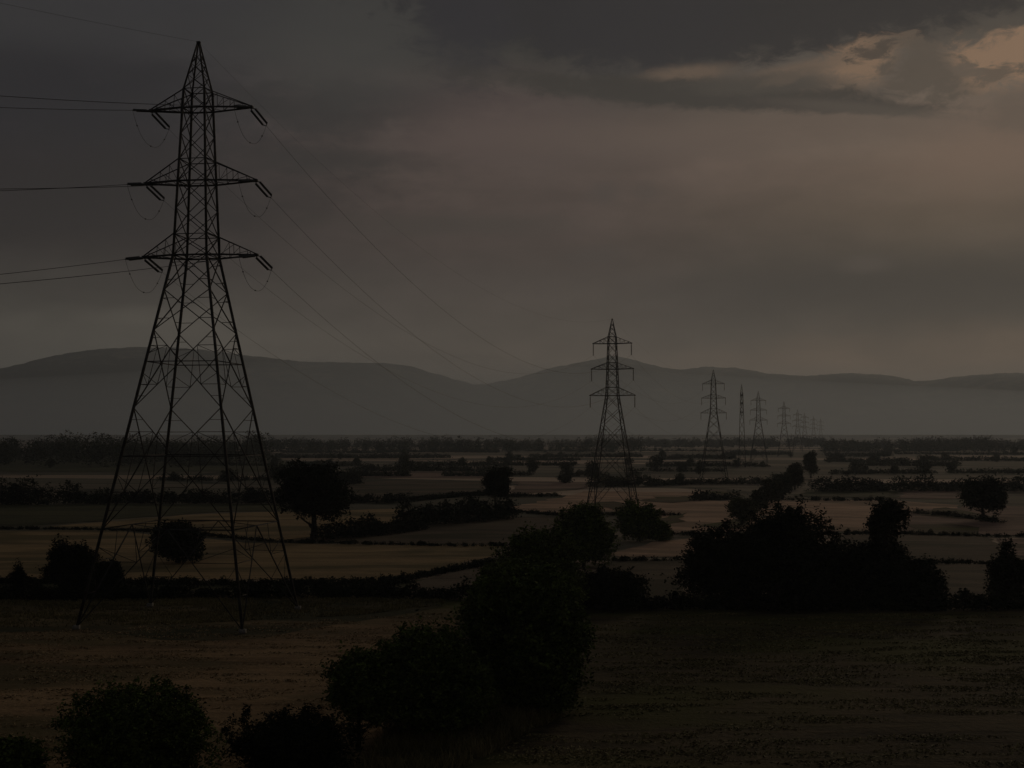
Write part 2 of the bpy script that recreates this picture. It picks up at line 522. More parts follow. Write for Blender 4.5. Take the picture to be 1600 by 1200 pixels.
field([(965, 866), (1000, 852), (1060, 844), (1140, 838), (1120, 855), (1080, 872), (970, 872)], F_STRAW)
field([(1178, 834), (1222, 782), (1385, 782), (1500, 790), (1470, 833), (1300, 832)], F_STRAW)
field([(905, 946), (1070, 946), (1080, 876), (960, 876), (920, 900)], F_GREY, 'fallow_field')
field([(1395, 779), (1420, 764), (1500, 764), (1510, 780)], F_PINK)
field([(1400, 830), (1420, 800), (1510, 792), (1750, 790), (1800, 836), (1560, 838)], F_PINK)
field([(1290, 838), (1500, 836), (1560, 842), (1600, 880), (1480, 880), (1300, 876)], F_GREY, 'fallow_field')
field([(1564, 842), (1850, 840), (1900, 882), (1605, 880)], F_PINK)
field([(1280, 882), (1900, 886), (1950, 948), (1270, 944)], F_GREY, 'fallow_field')
field([(470, 786), (620, 784), (760, 772), (780, 752), (560, 750), (520, 770)], F_GREY, 'fallow_field')
field([(800, 772), (920, 764), (925, 754), (810, 752)], F_PINK)
field([(1240, 776), (1395, 779), (1412, 766), (1260, 766)], F_GREEN, 'pasture')
field([(560, 747), (760, 748), (752, 737), (590, 737)], F_PINK)

# dark olive patches inside the stubble
for pts in ([(1000, 784), (1030, 777), (1075, 776), (1105, 780), (1060, 787)], [(1080, 776), (1120, 768), (1150, 771), (1150, 779), (1105, 782)],
            [(1025, 815), (1045, 806), (1070, 803), (1068, 812), (1040, 822)], [(1425, 803), (1470, 794), (1520, 800), (1565, 811), (1480, 811)],
            [(1412, 836), (1430, 822), (1480, 819), (1520, 826), (1530, 836)], [(905, 790), (950, 784), (1000, 790), (960, 797)],
            [(1100, 822), (1140, 812), (1175, 815), (1150, 827)]):
    field(pts, F_OLIVE, 'fallow_field')
field([(-250, 737), (200, 738), (470, 737), (430, 712), (150, 709), (-250, 710)], F_GREEN, 'pasture')

# ------------------------------------------------------------------ hills
RIDGE = [(-900, 640), (-500, 610), (-250, 592), (0, 577), (60, 563), (120, 550), (200, 544), (290, 545), (380, 556), (480, 567), (600, 569), (640, 573),
         (690, 588), (745, 603), (800, 594), (860, 576), (920, 566), (960, 557), (1000, 567), (1055, 580), (1110, 574),
         (1160, 577), (1200, 585), (1260, 589), (1330, 584), (1390, 588), (1440, 598), (1500, 589), (1560, 584), (1620, 584),
         (1800, 596), (2100, 612), (2600, 640)]
ra = np.array([ae(x, y)[0] for x, y in RIDGE]); re_ = np.array([math.tan(ae(x, y)[1]) for x, y in RIDGE])
o = np.argsort(ra); ra, re_ = ra[o], re_[o]
def vnoise(x, y, seed):
    r_ = np.random.RandomState(seed).rand(64, 64)
    xi, yi = np.floor(x).astype(int), np.floor(y).astype(int)
    fx, fy = x - xi, y - yi
    fx, fy = fx * fx * (3 - 2 * fx), fy * fy * (3 - 2 * fy)
    a = r_[xi % 64, yi % 64]; b_ = r_[(xi + 1) % 64, yi % 64]; c_ = r_[xi % 64, (yi + 1) % 64]; d_ = r_[(xi + 1) % 64, (yi + 1) % 64]
    return (a * (1 - fx) + b_ * fx) * (1 - fy) + (c_ * (1 - fx) + d_ * fx) * fy
NA, NR = 560, 70
A = np.linspace(-0.62, 0.62, NA); RR = np.concatenate([np.linspace(5270, 7900, 52), np.linspace(8000, 10500, NR - 52)])
AA, DD = np.meshgrid(A, RR)
ridge_d = 7650 + 400 * np.sin(AA * 7 + 1)
H0 = np.interp(AA, ra, re_) * ridge_d
kern = np.ones(5) / 5
H0 = np.apply_along_axis(lambda r_: np.convolve(np.pad(r_, 2, mode='edge'), kern, 'valid'), 1, H0) + CAM_H
t = np.clip((DD - 5270) / (ridge_d - 5270), 0, 1)
back = np.clip((DD - ridge_d) / 2300, 0, 1)
prof = (t * t * (3 - 2 * t)) ** 0.9 * (1 - back * back * (3 - 2 * back))
xx, yy = DD * np.sin(AA), DD * np.cos(AA)
spur = (vnoise(xx / 440, yy / 880, 3) - 0.5) * 120 + (vnoise(xx / 190, yy / 310, 4) - 0.5) * 40
nearridge = np.exp(-((DD - ridge_d) / 320.0) ** 2)
Z = H0 * prof + spur * prof * (1 - prof) * 2.6 * (1 - nearridge)
Z += (vnoise(xx / 27, yy / 70, 5) - 0.5) * 12 * prof
Z -= 1.0 * (prof < 1e-3)
Vh = np.stack([xx, yy, Z], -1).reshape(-1, 3)
ii = np.arange(NA * len(RR)).reshape(len(RR), NA)
Fh = np.stack([ii[:-1, :-1], ii[:-1, 1:], ii[1:, 1:], ii[1:, :-1]], -1).reshape(-1, 4)
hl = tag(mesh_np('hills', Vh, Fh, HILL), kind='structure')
hl.data.polygons.foreach_set('use_smooth', [True] * len(hl.data.polygons))
HILL_TOP = float(Z.max())

# ------------------------------------------------------------------ pylons
def lerp(a, c, t): return a + (c - a) * t

def lattice_pylon(label, loc, rz, spec, wleg, wbr):
    """square lattice tower; local X is along the cross-arms, local Y along the line"""
    root = empty('lattice_pylon', loc, rz)
    b0, zw, hw, zt, ht, H = spec['base'], spec['zw'], spec['hw'], spec['zt'], spec['ht'], spec['H']
    def hs(z):
        if z <= zw: return lerp(b0, hw, z / zw)
        if z <= zt: return lerp(hw, ht, (z - zw) / (zt - zw))
        return lerp(ht, 0.07, (z - zt) / (H - zt))
    sg = [(-1, -1), (1, -1), (1, 1), (-1, 1)]
    def P(i, z):
        h = hs(z); return Vector((sg[i % 4][0] * h, sg[i % 4][1] * h, z))
    for i in range(4):
        mb = MB()
        mb.beam(P(i, 0), P(i, zw), wleg); mb.beam(P(i, zw), P(i, zt), wleg * 0.88)
        mb.build('leg', STEEL, root)
        mf = MB()
        q = P(i, 0)
        mf.box((q.x, q.y, 0.18), wleg * 2.4, wleg * 2.4, 0.4)
        mf.build('footing', CONCRETE, root)
    lower, body, peak = MB(), MB(), MB()
    def xpanel(mb, z0, z1, w, red=0, horiz=False):
        for i in range(4):
            a0, a1, c0, c1 = P(i, z0), P(i + 1, z0), P(i, z1), P(i + 1, z1)
            mb.beam(a0, c1, w); mb.beam(a1, c0, w)
            h0, h1 = hs(z0), hs(z1)
            zc = lerp(z0, z1, h0 / (h0 + h1))
            X = (P(i, zc) + P(i + 1, zc)) / 2
            # crossing point of the diagonals
            tt = h0 / (h0 + h1)
            X = a0.lerp(c1, tt)
            if horiz:
                mb.beam(P(i, X.z), P(i + 1, X.z), w)
            if red:
                for (la, lb, s_) in ((a0, c0, 0), (a1, c1, 1)):
                    zl = X.z
                    Lx = P(i + s_, zl)
                    md_lo = la.lerp(X, 0.5); md_hi = lb.lerp(X, 0.5)
                    for md, z_e in ((md_lo, z0), (md_hi, z1)):
                        lm = P(i + s_, md.z)
                        mb.beam(lm, md, w * 0.62)
                        if horiz:
                            mb.beam(md, Vector((md.x, md.y, X.z)).lerp(Lx, 0.0) if False else P(i + s_, X.z).lerp(X, 0.5), w * 0.55)
                        if red > 1:
                            mb.beam(P(i + s_, lerp(md.z, zl, 0.5)), md, w * 0.55)
                            q = la if z_e == z0 else lb
                            mb.beam(P(i + s_, lerp(z_e, md.z, 0.5)), q.lerp(md, 0.5), w * 0.5)
    for (z0, z1, red, hz_) in spec['lower']:
        xpanel(lower, z0, z1, wbr, red, hz_)
    zb = spec['zb']                               # foot panel: struts from the feet to a horizontal frame
    for i in range(4):
        a, c = P(i, zb), P(i + 1, zb)
        mid = (a + c) / 2
        lower.beam(a, c, wbr * 1.15)
        for s_, q in ((i, a), (i + 1, c)):
            ft = P(s_, 0.3)
            lower.beam(ft, mid, wbr * 1.05)
            for f_ in (0.33, 0.66):
                d1 = ft.lerp(mid, f_)
                l1 = P(s_, d1.z)
                lower.beam(l1, d1, wbr * 0.6)
                lower.beam(d1, P(s_, lerp(d1.z, zb, 0.45)), wbr * 0.55)
            lower.beam(ft.lerp(mid, 0.66), q.lerp(mid, 0.5), wbr * 0.55)
        lower.beam(mid, (P(i + 1, zb) + P(i + 2, zb)) / 2, wbr * 0.7)
    for z in spec['diaph']:
        for i in range(4):
            lower.beam(P(i, z), P(i + 1, z), wbr * 1.1)
        lower.beam(P(0, z), P(2, z), wbr * 0.7); lower.beam(P(1, z), P(3, z), wbr * 0.7)
    lower.build('leg_bracing', STEEL, root)
    for (z0, z1) in spec['body']:
        xpanel(body, z0, z1, wbr * 0.85)
    for z in spec['rings']:
        for i in range(4):
            body.beam(P(i, z), P(i + 1, z), wbr * 0.95)
    body.build('body_bracing', STEEL, root)
    for i in range(4):
        peak.beam(P(i, zt), P(i, H), wleg * 0.6)
    zz = [lerp(zt, H, f_) for f_ in (0, 0.3, 0.55, 0.75)]
    for z0, z1 in zip(zz, zz[1:]):
        xpanel(peak, z0, z1, wbr * 0.65)
    peak.box((0, 0, H), 0.3, 0.3, 0.25)
    peak.build('peak', STEEL, root)
    tips = {}
    for ai, (zl, zu, La) in enumerate(spec['arms']):
        am = MB()
        for sx in (-1, 1):
            L = La * (1 + 0.03 * sx * spec.get('skew', 0))
            hl_, hu_ = hs(zl), hs(zu)
            tip = Vector((sx * L, 0, zl + 0.05))
            lo, up = [], []
            for sy in (-1, 1):
                cl, cu = Vector((sx * hl_, sy * hl_, zl)), Vector((sx * hu_, sy * hu_, zu))
                te = tip + Vector((0, sy * 0.14, 0))
                am.beam(cl, te, wbr * spec.get('chord', 1.3)); am.beam(cu, te + Vector((0, 0, 0.1)), wbr * 1.0)
                lo.append((cl, te)); up.append((cu, te))
                N = 3
                for q in range(1, N + 1):
                    f0, f1_ = (q - 0.5) / (N + 0.6), (q - 1) / (N + 0.6)
                    a_, c_ = cl.lerp(te, q / (N + 0.6)), cu.lerp(te, q / (N + 0.6))
                    am.beam(a_, c_, wbr * 0.5)
                    if q == 1:
                        am.beam(cl, c_, wbr * 0.5)
                    else:
                        am.beam(cl.lerp(te, (q - 1) / (N + 0.6)), c_, wbr * 0.5)
            N = 4
            for q in range(N):
                a_ = lo[q % 2][0].lerp(lo[q % 2][1], q / N); c_ = lo[1 - q % 2][0].lerp(lo[1 - q % 2][1], (q + 1) / N)
                am.beam(a_, c_, wbr * 0.5)
            am.box(tip, 0.3, 0.5, 0.22)
            tips[(ai, sx)] = tip
        h = hs(zl)
        for sy in (-1, 1):
            am.beam((-h, sy * h, zl), (h, sy * h, zl), wbr * spec.get('chord', 1.3))
        am.build('cross_arm', STEEL, root)
    tag(root, label, 'pylon', 'lattice pylons of the power line')
    return root, tips

def world_of(loc, rz, v_):
    c, s_ = math.cos(rz), math.sin(rz)
    return Vector((loc[0] + c * v_.x - s_ * v_.y, loc[1] + s_ * v_.x + c * v_.y, loc[2] + v_.z))
def local_of(loc, rz, w):
    d = Vector(w) - Vector(loc)
    c, s_ = math.cos(-rz), math.sin(-rz)
    return Vector((c * d.x - s_ * d.y, s_ * d.x + c * d.y, d.z))

T1 = dict(base=7.14, zw=31.66, hw=1.52, zt=46.4, ht=0.95, H=50.65, zb=8.2,
          lower=[(8.2, 18.35, 2, True), (18.35, 25.06, 2, True), (25.06, 28.6, 1, False), (28.6, 31.66, 1, False)],
          diaph=[31.66],
          body=[(31.66, 33.5), (33.5, 35.8), (35.8, 38.2), (38.2, 40.15), (40.15, 42.4), (42.4, 44.7), (44.7, 46.4)],
          rings=[33.5, 38.2, 40.15, 44.7, 46.4],
          arms=[(31.66, 33.6, 5.15), (38.2, 40.2, 5.05), (44.7, 46.35, 4.6)], skew=2, chord=1.9)
L1, RZ1 = (-27.7, 113.0, 0.0), R(-8.5)
t1, tips1 = lattice_pylon('tall near pylon on the left, twin insulator strings and looped jumper wires at its arms', L1, RZ1, T1, 0.195, 0.082)

T2 = dict(base=4.9, zw=24.5, hw=1.25, zt=37.2, ht=0.80, H=41.0, zb=6.0,
          lower=[(6.0, 13.0, 1, True), (13.0, 18.3, 1, True), (18.3, 21.7, 0, False), (21.7, 24.5, 0, False)],
          diaph=[24.5],
          body=[(24.5, 26.3), (26.3, 28.3), (28.3, 30.2), (30.2, 31.6), (31.6, 33.7), (33.7, 35.7), (35.7, 37.2)],
          rings=[26.3, 30.2, 31.6, 35.7, 37.2],
          arms=[(24.5, 26.3, 4.85), (30.2, 31.6, 4.55), (35.7, 37.2, 4.15)])
STR = 2.5
RZ2 = R(-14.5)
P2 = [(at(957, 278), 278, 0), (at(1115, 497), 497, 0)]
t2, tips2 = lattice_pylon('second pylon of the row, standing behind the central bushes', P2[0], RZ2, T2, 0.19, 0.10)
for (ai, sx), tip in tips2.items():
    mi = MB()
    mi.beam(tip, tip - Vector((0, 0, 0.3)), 0.07)
    mi.insulator(tip - Vector((0, 0, 0.3)), tip - Vector((0, 0, STR)), 0.15, 10, 6)
    mi.box(tip - Vector((0, 0, STR)), 0.12, 0.5, 0.14)
    mi.build('insulator_string', INSUL, t2)
far = [(1115, 497, 'third pylon of the row, rising where the hazy fields begin'),
       (1185, 738, 'slightly hazy pylon, right of the slim narrow mast'),
       (1225, 960, 'faint hazy pylon between the two groups of distant pylons'),
       (1246, 1260, 'very faint pylon just right of the last clear one, left of a close pair'),
       (1257, 1440, 'very faint pylon, right one of a close pair on the horizon'),
       (1271, 1690, 'ghostly pylon almost lost in the haze before the hills'),
       (1282, 1930, 'last and faintest pylon of the row, before the dark far wood')]
PF = []
for px, d, lab in far:
    c = copy_tree(t2)
    c.location = (at(px, d), d, 0)
    c['label'] = lab
    PF.append((at(px, d), d, 0))
TS = dict(base=1.75, zw=27, hw=0.85, zt=37.0, ht=0.62, H=41.0, zb=4.0,
          lower=[(4.0, 9.5, 0, False), (9.5, 14.5, 0, False), (14.5, 19, 0, False), (19, 23, 0, False), (23, 27, 0, False)],
          diaph=[27], body=[(27, 29), (29, 31), (31, 33), (33, 35), (35, 37)], rings=[29, 31, 33, 35, 37],
          arms=[(27, 28.6, 3.6), (31.5, 33, 3.3), (35.5, 37, 3.0)])
_ang = math.atan2(640, at(1159, 640))
ts, tipss = lattice_pylon('slim narrow pylon seen edge on, between two wider pylons of the row', (at(1159, 640), 640, 0), _ang, TS, 0.26, 0.14)
for (ai, sx), tip in tipss.items():
    mi = MB()
    mi.insulator(tip, tip - Vector((0, 0, 2.2)), 0.16, 8, 6)
    mi.build('insulator_string', INSUL, ts)

# tension strings and jumper loops of the near pylon, then the wires
H_OUT, H_IN = R(15.8), R(28)
DOUT = Vector((math.sin(H_OUT), math.cos(H_OUT), -0.33)).normalized()
DIN = Vector((-math.sin(H_IN), -math.cos(H_IN), -0.20)).normalized()
SL_OF = {'out': 3.1, 'in': 2.35}
ends = {}
for (ai, sx), tip in tips1.items():
    w0 = world_of(L1, RZ1, tip)
    for nm, D in (('out', DOUT), ('in', DIN)):
        mi = MB()
        SL = SL_OF[nm]
        side = D.cross(Vector((0, 0, 1))).normalized()
        st_ = w0 + D * 0.15
        y0, y1 = w0 + D * 0.45, w0 + D * (SL - 0.25)
        for s_ in (-1, 1):
            o_ = side * 0.2 * s_ + Vector((0, 0, 0.06 * s_))
            mi.tube([local_of(L1, RZ1, st_), local_of(L1, RZ1, y0 + o_)], 0.04, 4)
            mi.insulator(local_of(L1, RZ1, y0 + o_), local_of(L1, RZ1, y1 + o_), 0.115, 15, 7)
            mi.tube([local_of(L1, RZ1, y1 + o_), local_of(L1, RZ1, w0 + D * SL)], 0.04, 4)
        mi.build('insulator_string', INSUL, t1)
        ends[(ai, sx, nm)] = w0 + D * SL
    a, c = ends[(ai, sx, 'in')], ends[(ai, sx, 'out')]
    mj = MB()
    pts = []
    for q in range(25):
        u = q / 24
        v_ = a.lerp(c, u)
        v_ = v_ + Vector((0, 0, -2.35 * (1 - abs(2 * u - 1) ** 2.3)))
        pts.append(local_of(L1, RZ1, v_))
    mj.tube(pts, 0.015, 5)
    for q in (3, 12, 21):
        mj.box(pts[q], 0.1, 0.1, 0.1)
    mj.build('jumper_wire', WIRE, t1)

def wire(a, c, sag, label, rad=0.02, n=40):
    a, c = Vector(a), Vector(c)
    mb = MB()
    org = a.copy()
    pts = []
    for q in range(n + 1):
        u = q / n
        v_ = a.lerp(c, u) - Vector((0, 0, 4 * sag * u * (1 - u)))
        pts.append(v_ - org)
    mb.tube(pts, rad, 4)
    o_ = mb.build('power_line', WIRE)
    o_.location = org
    return tag(o_, label, 'power line', 'wires of the power line')

LV = ['lowest', 'middle', 'topmost']
SD = {-1: 'left', 1: 'right'}
PREV = Vector((-27.7 - 250 * math.sin(H_IN), 113 - 250 * math.cos(H_IN), 0))
for ai in range(3):
    for sx in (-1, 1):
        tip1 = ends[(ai, sx, 'out')]
        e2 = world_of(P2[0], RZ2, tips2[(ai, sx)] - Vector((0, 0, STR)))
        wire(tip1, e2, 11.3, f'{LV[ai]} {SD[sx]} wire sagging from the near pylon to the second one', 0.017 if sx > 0 else 0.013)
        tin = ends[(ai, sx, 'in')]
        pe = world_of(tuple(PREV), -H_IN, tips1[(ai, sx)] - Vector((0, 0, 2)))
        wire(tin, pe, 13.2, f'{LV[ai]} {SD[sx]} arm wire leaving the near pylon past the left edge', 0.022, 80)
        e3 = world_of(PF[0], RZ2, tips2[(ai, sx)] - Vector((0, 0, STR)))
        wire(e2, e3, 7.5, f'{LV[ai]} {SD[sx]} hair-thin wire from the second pylon to the third', 0.015)
ap1 = Vector((L1[0], L1[1], T1['H'] + 0.1)); ap2 = Vector((P2[0][0], P2[0][1], T2['H'] + 0.1)); ap3 = Vector((PF[0][0], PF[0][1], T2['H'] + 0.1))
wire(ap1, ap2, 8.5, 'thin earth wire from the near pylon peak to the second peak', 0.008)
wire(ap1, Vector((PREV.x, PREV.y, T1['H'] - 1)), 9.0, 'thin earth wire from the near pylon peak out past the left edge', 0.009, 80)
wire(ap2, ap3, 5.5, 'thin earth wire from the second pylon peak to the third', 0.008)

# ------------------------------------------------------------------ foliage
def foliage(lobes, n, leaf, seed, inner=0.3, flat=0.0, zmin=0.02, ragged=0.16, per=6, shoots=0):
    """leaf-sized faces in clumps through the volume of the lobes; returns V, F"""
    r_ = np.random.RandomState(seed)
    Lb = np.array(lobes, dtype=float)
    w = (Lb[:, 3] * Lb[:, 4] + Lb[:, 3] * Lb[:, 5] + Lb[:, 4] * Lb[:, 5])
    nc = max(4, n // per)
    k_ = r_.choice(len(Lb), nc, p=w / w.sum())
    d = r_.normal(size=(nc, 3)); d /= np.linalg.norm(d, axis=1, keepdims=True)
    ph = r_.uniform(0, 6.28, (len(Lb), 3))[k_]
    bump = 1 + ragged * (np.sin(d[:, 0] * 5 + ph[:, 0]) + np.sin(d[:, 1] * 6 + ph[:, 1]) + np.sin(d[:, 2] * 7 + ph[:, 2])) / 1.6
    rad = np.where(r_.rand(nc) < inner, r_.rand(nc) ** 0.5 * 0.85, 1 - r_.normal(0.06, 0.15, nc).clip(-0.2, 0.6))
    rad = rad * bump + np.where(r_.rand(nc) < (0.05 if leaf < 0.3 else 0.0), r_.uniform(0, 0.14, nc), 0)
    c = Lb[k_, :3] + d * Lb[k_, 3:6] * rad[:, None]
    if shoots:
        sk = r_.choice(len(Lb), shoots, p=w / w.sum())
        sd = r_.normal(size=(shoots, 3)); sd[:, 2] = np.abs(sd[:, 2]) * 0.8; sd /= np.linalg.norm(sd, axis=1, keepdims=True)
        sb = Lb[sk, :3] + sd * Lb[sk, 3:6] * 0.88
        dr = sd + np.array([0, 0, 0.55]) + r_.normal(0, 0.25, (shoots, 3))
        dr /= np.linalg.norm(dr, axis=1, keepdims=True)
        Ls = Lb[sk, 3] * r_.uniform(0.18, 0.62, shoots)
        u_ = r_.rand(shoots, 12)
        cs = sb[:, None, :] + dr[:, None, :] * (Ls[:, None] * u_)[:, :, None] + r_.normal(0, 1, (shoots, 12, 3)) * (Ls[:, None] * 0.16 * (1.1 - u_))[:, :, None]
        c = np.concatenate([c, cs.reshape(-1, 3)])
    c = np.repeat(c, per, axis=0)
    N = len(c)
    c = c + r_.normal(0, leaf * 1.3, (N, 3)) * np.array([1, 1, 0.8])
    a = r_.normal(size=(N, 3)); a[:, 2] *= 0.6; a /= np.linalg.norm(a, axis=1, keepdims=True)
    t_ = r_.normal(size=(N, 3)); t_ -= (t_ * a).sum(1, keepdims=True) * a; t_ /= np.linalg.norm(t_, axis=1, keepdims=True)
    s_ = leaf * r_.uniform(0.6, 1.35, (N, 1))
    V = np.stack([c - a * s_, c - t_ * s_ * 0.5, c + a * s_, c + t_ * s_ * 0.5], 1)
    V = V[(V[:, :, 2].min(1) > zmin)]
    V = V.reshape(-1, 3)
    return V, np.arange(len(V)).reshape(-1, 4)

def branches(h, spread, r0, seed, lean=0.0, n=9, crown_lo=0.35):
    """tapered trunk with forking limbs"""
    q = random.Random(seed)
    mb = MB()
    top = Vector((q.uniform(-.08, .08) * h + lean, q.uniform(-.08, .08) * h, h * 0.72))
    pts = [Vector((0, 0, -0.15)), Vector((0, 0, h * 0.04)), top * 0.3 + Vector((q.uniform(-.1, .1), 0, 0)), top * 0.6, top]
    mb.tube(pts, [r0 * 1.5, r0 * 1.08, r0 * 0.85, r0 * 0.55, r0 * 0.16], 8)
    for i in range(n):
        f_ = q.uniform(crown_lo * 0.6, 0.8)
        st_ = top * f_
        an = i * 2.4 + q.uniform(-.5, .5)
        L = spread * q.uniform(0.55, 0.9)
        e = st_ + Vector((math.cos(an) * L, math.sin(an) * L, h * q.uniform(0.08, 0.28)))
        md = st_.lerp(e, 0.5) + Vector((0, 0, -0.04 * h))
        rr = r0 * lerp(0.5, 0.22, f_)
        mb.tube([st_, md, e], [rr, rr * 0.6, rr * 0.12], 6)
        for s_ in range(2):
            e2 = md + Vector((q.uniform(-1, 1), q.uniform(-1, 1), q.uniform(0.2, 0.9))) * L * 0.5
            mb.tube([md, e2], [rr * 0.45, rr * 0.08], 5)
    return mb

def crown_lobes(w, h0, h1, seed, n=9, k_=0.42, depth=1.0, shape='round'):
    """lobes filling a crown of width w between heights h0 and h1"""
    q = random.Random(seed)
    out = [(0, 0, (h0 + h1) / 2, w * 0.36, w * 0.36 * depth, (h1 - h0) * 0.42)]
    for i in range(n):
        a = i * 2.399 + q.uniform(-.3, .3)
        f_ = (i + 0.5) / n
        z = lerp(h0, h1, 0.18 + 0.66 * f_)
        zc = (z - h0) / (h1 - h0)
        wid = math.sin(math.pi * min(0.97, max(0.1, zc * 0.82 + 0.1)))
        if shape == 'dome': wid = max(0.12, 1 - zc ** 1.15)
        rr = w * 0.5 * wid * q.uniform(0.42, 0.86)
        s_ = w * k_ * 0.5 * q.uniform(0.62, 1.22)
        sz = min(s_ * 0.85, (h1 - z) * 1.05 + 0.08 * (h1 - h0))
        out.append((math.cos(a) * rr, math.sin(a) * rr * depth, z, s_, s_, max(sz, s_ * 0.5)))
    return out

def tree(name, label, cat, loc, w, h, crown_from, n, leaf, seed, material=LEAF, trunk_r=0.2, group=None, lobes=None,
         nl=10, k_=0.46, shape='round', rz=0.0, inner=0.3, ragged=0.16, lean=0.0, shoots=None):
    root = empty(name, loc, rz)
    branches(h, w * 0.45, trunk_r, seed, lean=lean, crown_lo=max(0.15, crown_from / h)).build('trunk', BARK, root)
    lb = lobes or crown_lobes(w, crown_from, h, seed, nl, k_, 1.0, shape)
    V, Fq = foliage(lb, n, leaf, seed + 1, inner=inner, ragged=ragged, shoots=(n // 450 if shoots is None else shoots))
    mesh_np('crown', V, Fq, material, root)
    tag(root, label, cat, group)
    return root

def spot(px, base_y): return g(px, base_y)
def size(px_len, base_y):
    p_ = g(800, base_y)
    return px_len * p_.y / F

def tree_px(name, label, cat, px, base, top, width, crown_bottom=None, n=14000, leaf=0.2, seed=1, **kw):
    p_ = spot(px, base)
    w, h = size(width, base) * 0.93, size(base - top, base)
    cf = size(base - crown_bottom, base) if crown_bottom else h * 0.02
    return tree(name, label, cat, (p_.x, p_.y, 0), w, h, cf, n, leaf, seed, **kw)

# --- trees that stand alone
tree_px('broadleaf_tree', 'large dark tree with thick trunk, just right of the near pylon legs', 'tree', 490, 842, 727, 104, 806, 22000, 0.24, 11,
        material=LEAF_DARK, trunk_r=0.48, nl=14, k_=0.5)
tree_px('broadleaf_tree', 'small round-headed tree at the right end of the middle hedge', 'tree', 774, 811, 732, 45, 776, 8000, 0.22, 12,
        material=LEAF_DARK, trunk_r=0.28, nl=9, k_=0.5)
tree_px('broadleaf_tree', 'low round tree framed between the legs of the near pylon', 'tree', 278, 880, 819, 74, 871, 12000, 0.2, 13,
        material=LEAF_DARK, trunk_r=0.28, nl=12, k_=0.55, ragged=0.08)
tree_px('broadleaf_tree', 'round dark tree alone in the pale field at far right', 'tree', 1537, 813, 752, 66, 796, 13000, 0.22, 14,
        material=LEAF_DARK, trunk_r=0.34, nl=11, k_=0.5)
tree_px('broadleaf_tree', 'small airy tree in stubble, nearest of the receding tree row', 'tree', 1159, 822, 780, 50, 814, 6500, 0.2, 15,
        material=LEAF_PALE, trunk_r=0.22, nl=8, k_=0.44)
# slim two-tier tree
p_ = spot(1386, 936); sc = size(1, 936)
lb = [(0.1, 0, 122 * sc, 24 * sc, 22 * sc, 26 * sc), (0.9, 0.2, 134 * sc, 16 * sc, 16 * sc, 17 * sc), (-0.8, -.1, 115 * sc, 14 * sc, 14 * sc, 16 * sc),
      (-0.6, 0, 90 * sc, 15 * sc, 15 * sc, 22 * sc), (-1.6, 0.3, 66 * sc, 20 * sc, 20 * sc, 20 * sc), (0.5, 0, 66 * sc, 24 * sc, 20 * sc, 24 * sc),
      (-0.4, 0, 40 * sc, 28 * sc, 24 * sc, 26 * sc), (1.5, 0, 56 * sc, 12 * sc, 12 * sc, 12 * sc), (-2.8, 0, 60 * sc, 13 * sc, 13 * sc, 13 * sc), (0.2, 0, 15 * sc, 34 * sc, 30 * sc, 18 * sc)]
tree('slender_tree', 'slim dark tree with stacked crowns, right of the big clump', 'tree', (p_.x, p_.y, 0), 5, 150 * sc, 1, 15000, 0.17, 16,
     material=LEAF_DARK, trunk_r=0.2, lobes=lb)
p_ = spot(1574, 938); sc = size(1, 938)
lb = [(0.1, 0, 66 * sc, 11 * sc, 11 * sc, 26 * sc), (-1.1, 0, 42 * sc, 13 * sc, 12 * sc, 20 * sc), (1.2, 0, 44 * sc, 16 * sc, 14 * sc, 16 * sc), (0.2, 0, 38 * sc, 20 * sc, 18 * sc, 26 * sc),
      (0, 0, 14 * sc, 24 * sc, 20 * sc, 16 * sc)]
tree('young_tree', 'small spiky young tree near the right edge of the dark hedge', 'tree', (p_.x, p_.y, 0), 3.4, 92 * sc, 0.6, 9000, 0.15, 17,
     material=LEAF_DARK, trunk_r=0.13, lobes=lb)

# --- row of small trees receding under the pylon line
row = [(1187, 797, 768, 20, 'smallest tree of the receding row, second from its near end'), (1206, 787, 752, 31, 'widest tree in the middle of the receding tree row'),
       (1224, 776, 740, 28, 'dark tree behind the widest one of the receding row'), (1242, 765, 723, 26, 'tall hazy tree toward the far end of the tree row'),
       (1267, 747, 703, 21, 'farthest and haziest tree of the receding row')]
for i, (px, bs, tp, wd, lab) in enumerate(row):
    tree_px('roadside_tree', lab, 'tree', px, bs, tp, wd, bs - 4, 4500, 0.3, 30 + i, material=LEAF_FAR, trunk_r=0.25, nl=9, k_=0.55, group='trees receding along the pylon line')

# --- central row of leafy bushes
G1 = 'bushes of the central row'
tree_px('leafy_bush', 'tallest leafy bush at the middle of the central row', 'bush', 822, 1108, 888, 208, None, 64000, 0.125, 41, trunk_r=0.2, nl=30, k_=0.36, group=G1, ragged=0.22)
tree_px('leafy_bush', 'low bush in front of the tallest one, at its right foot', 'bush', 846, 1118, 996, 160, None, 30000, 0.115, 42, trunk_r=0.12, nl=16, k_=0.44, group=G1, shape='dome', ragged=0.22)
tree_px('leafy_bush', 'broad dark bush left of and before the tallest one', 'bush', 668, 1148, 990, 225, None, 40000, 0.11, 43, trunk_r=0.14, nl=24, k_=0.36, group=G1, ragged=0.26, shoots=200)
tree_px('leafy_bush', 'small bush on a bare stem at the near left end of the central row', 'bush', 560, 1176, 1022, 100, 1135, 15000, 0.105, 44, trunk_r=0.12, nl=12, k_=0.44, group=G1, ragged=0.26)
tree_px('leafy_bush', 'wide bush behind the tallest one, lit leaves on its top', 'bush', 842, 962, 832, 185, None, 36000, 0.15, 45, trunk_r=0.2, nl=18, k_=0.42, group=G1, shape='dome')
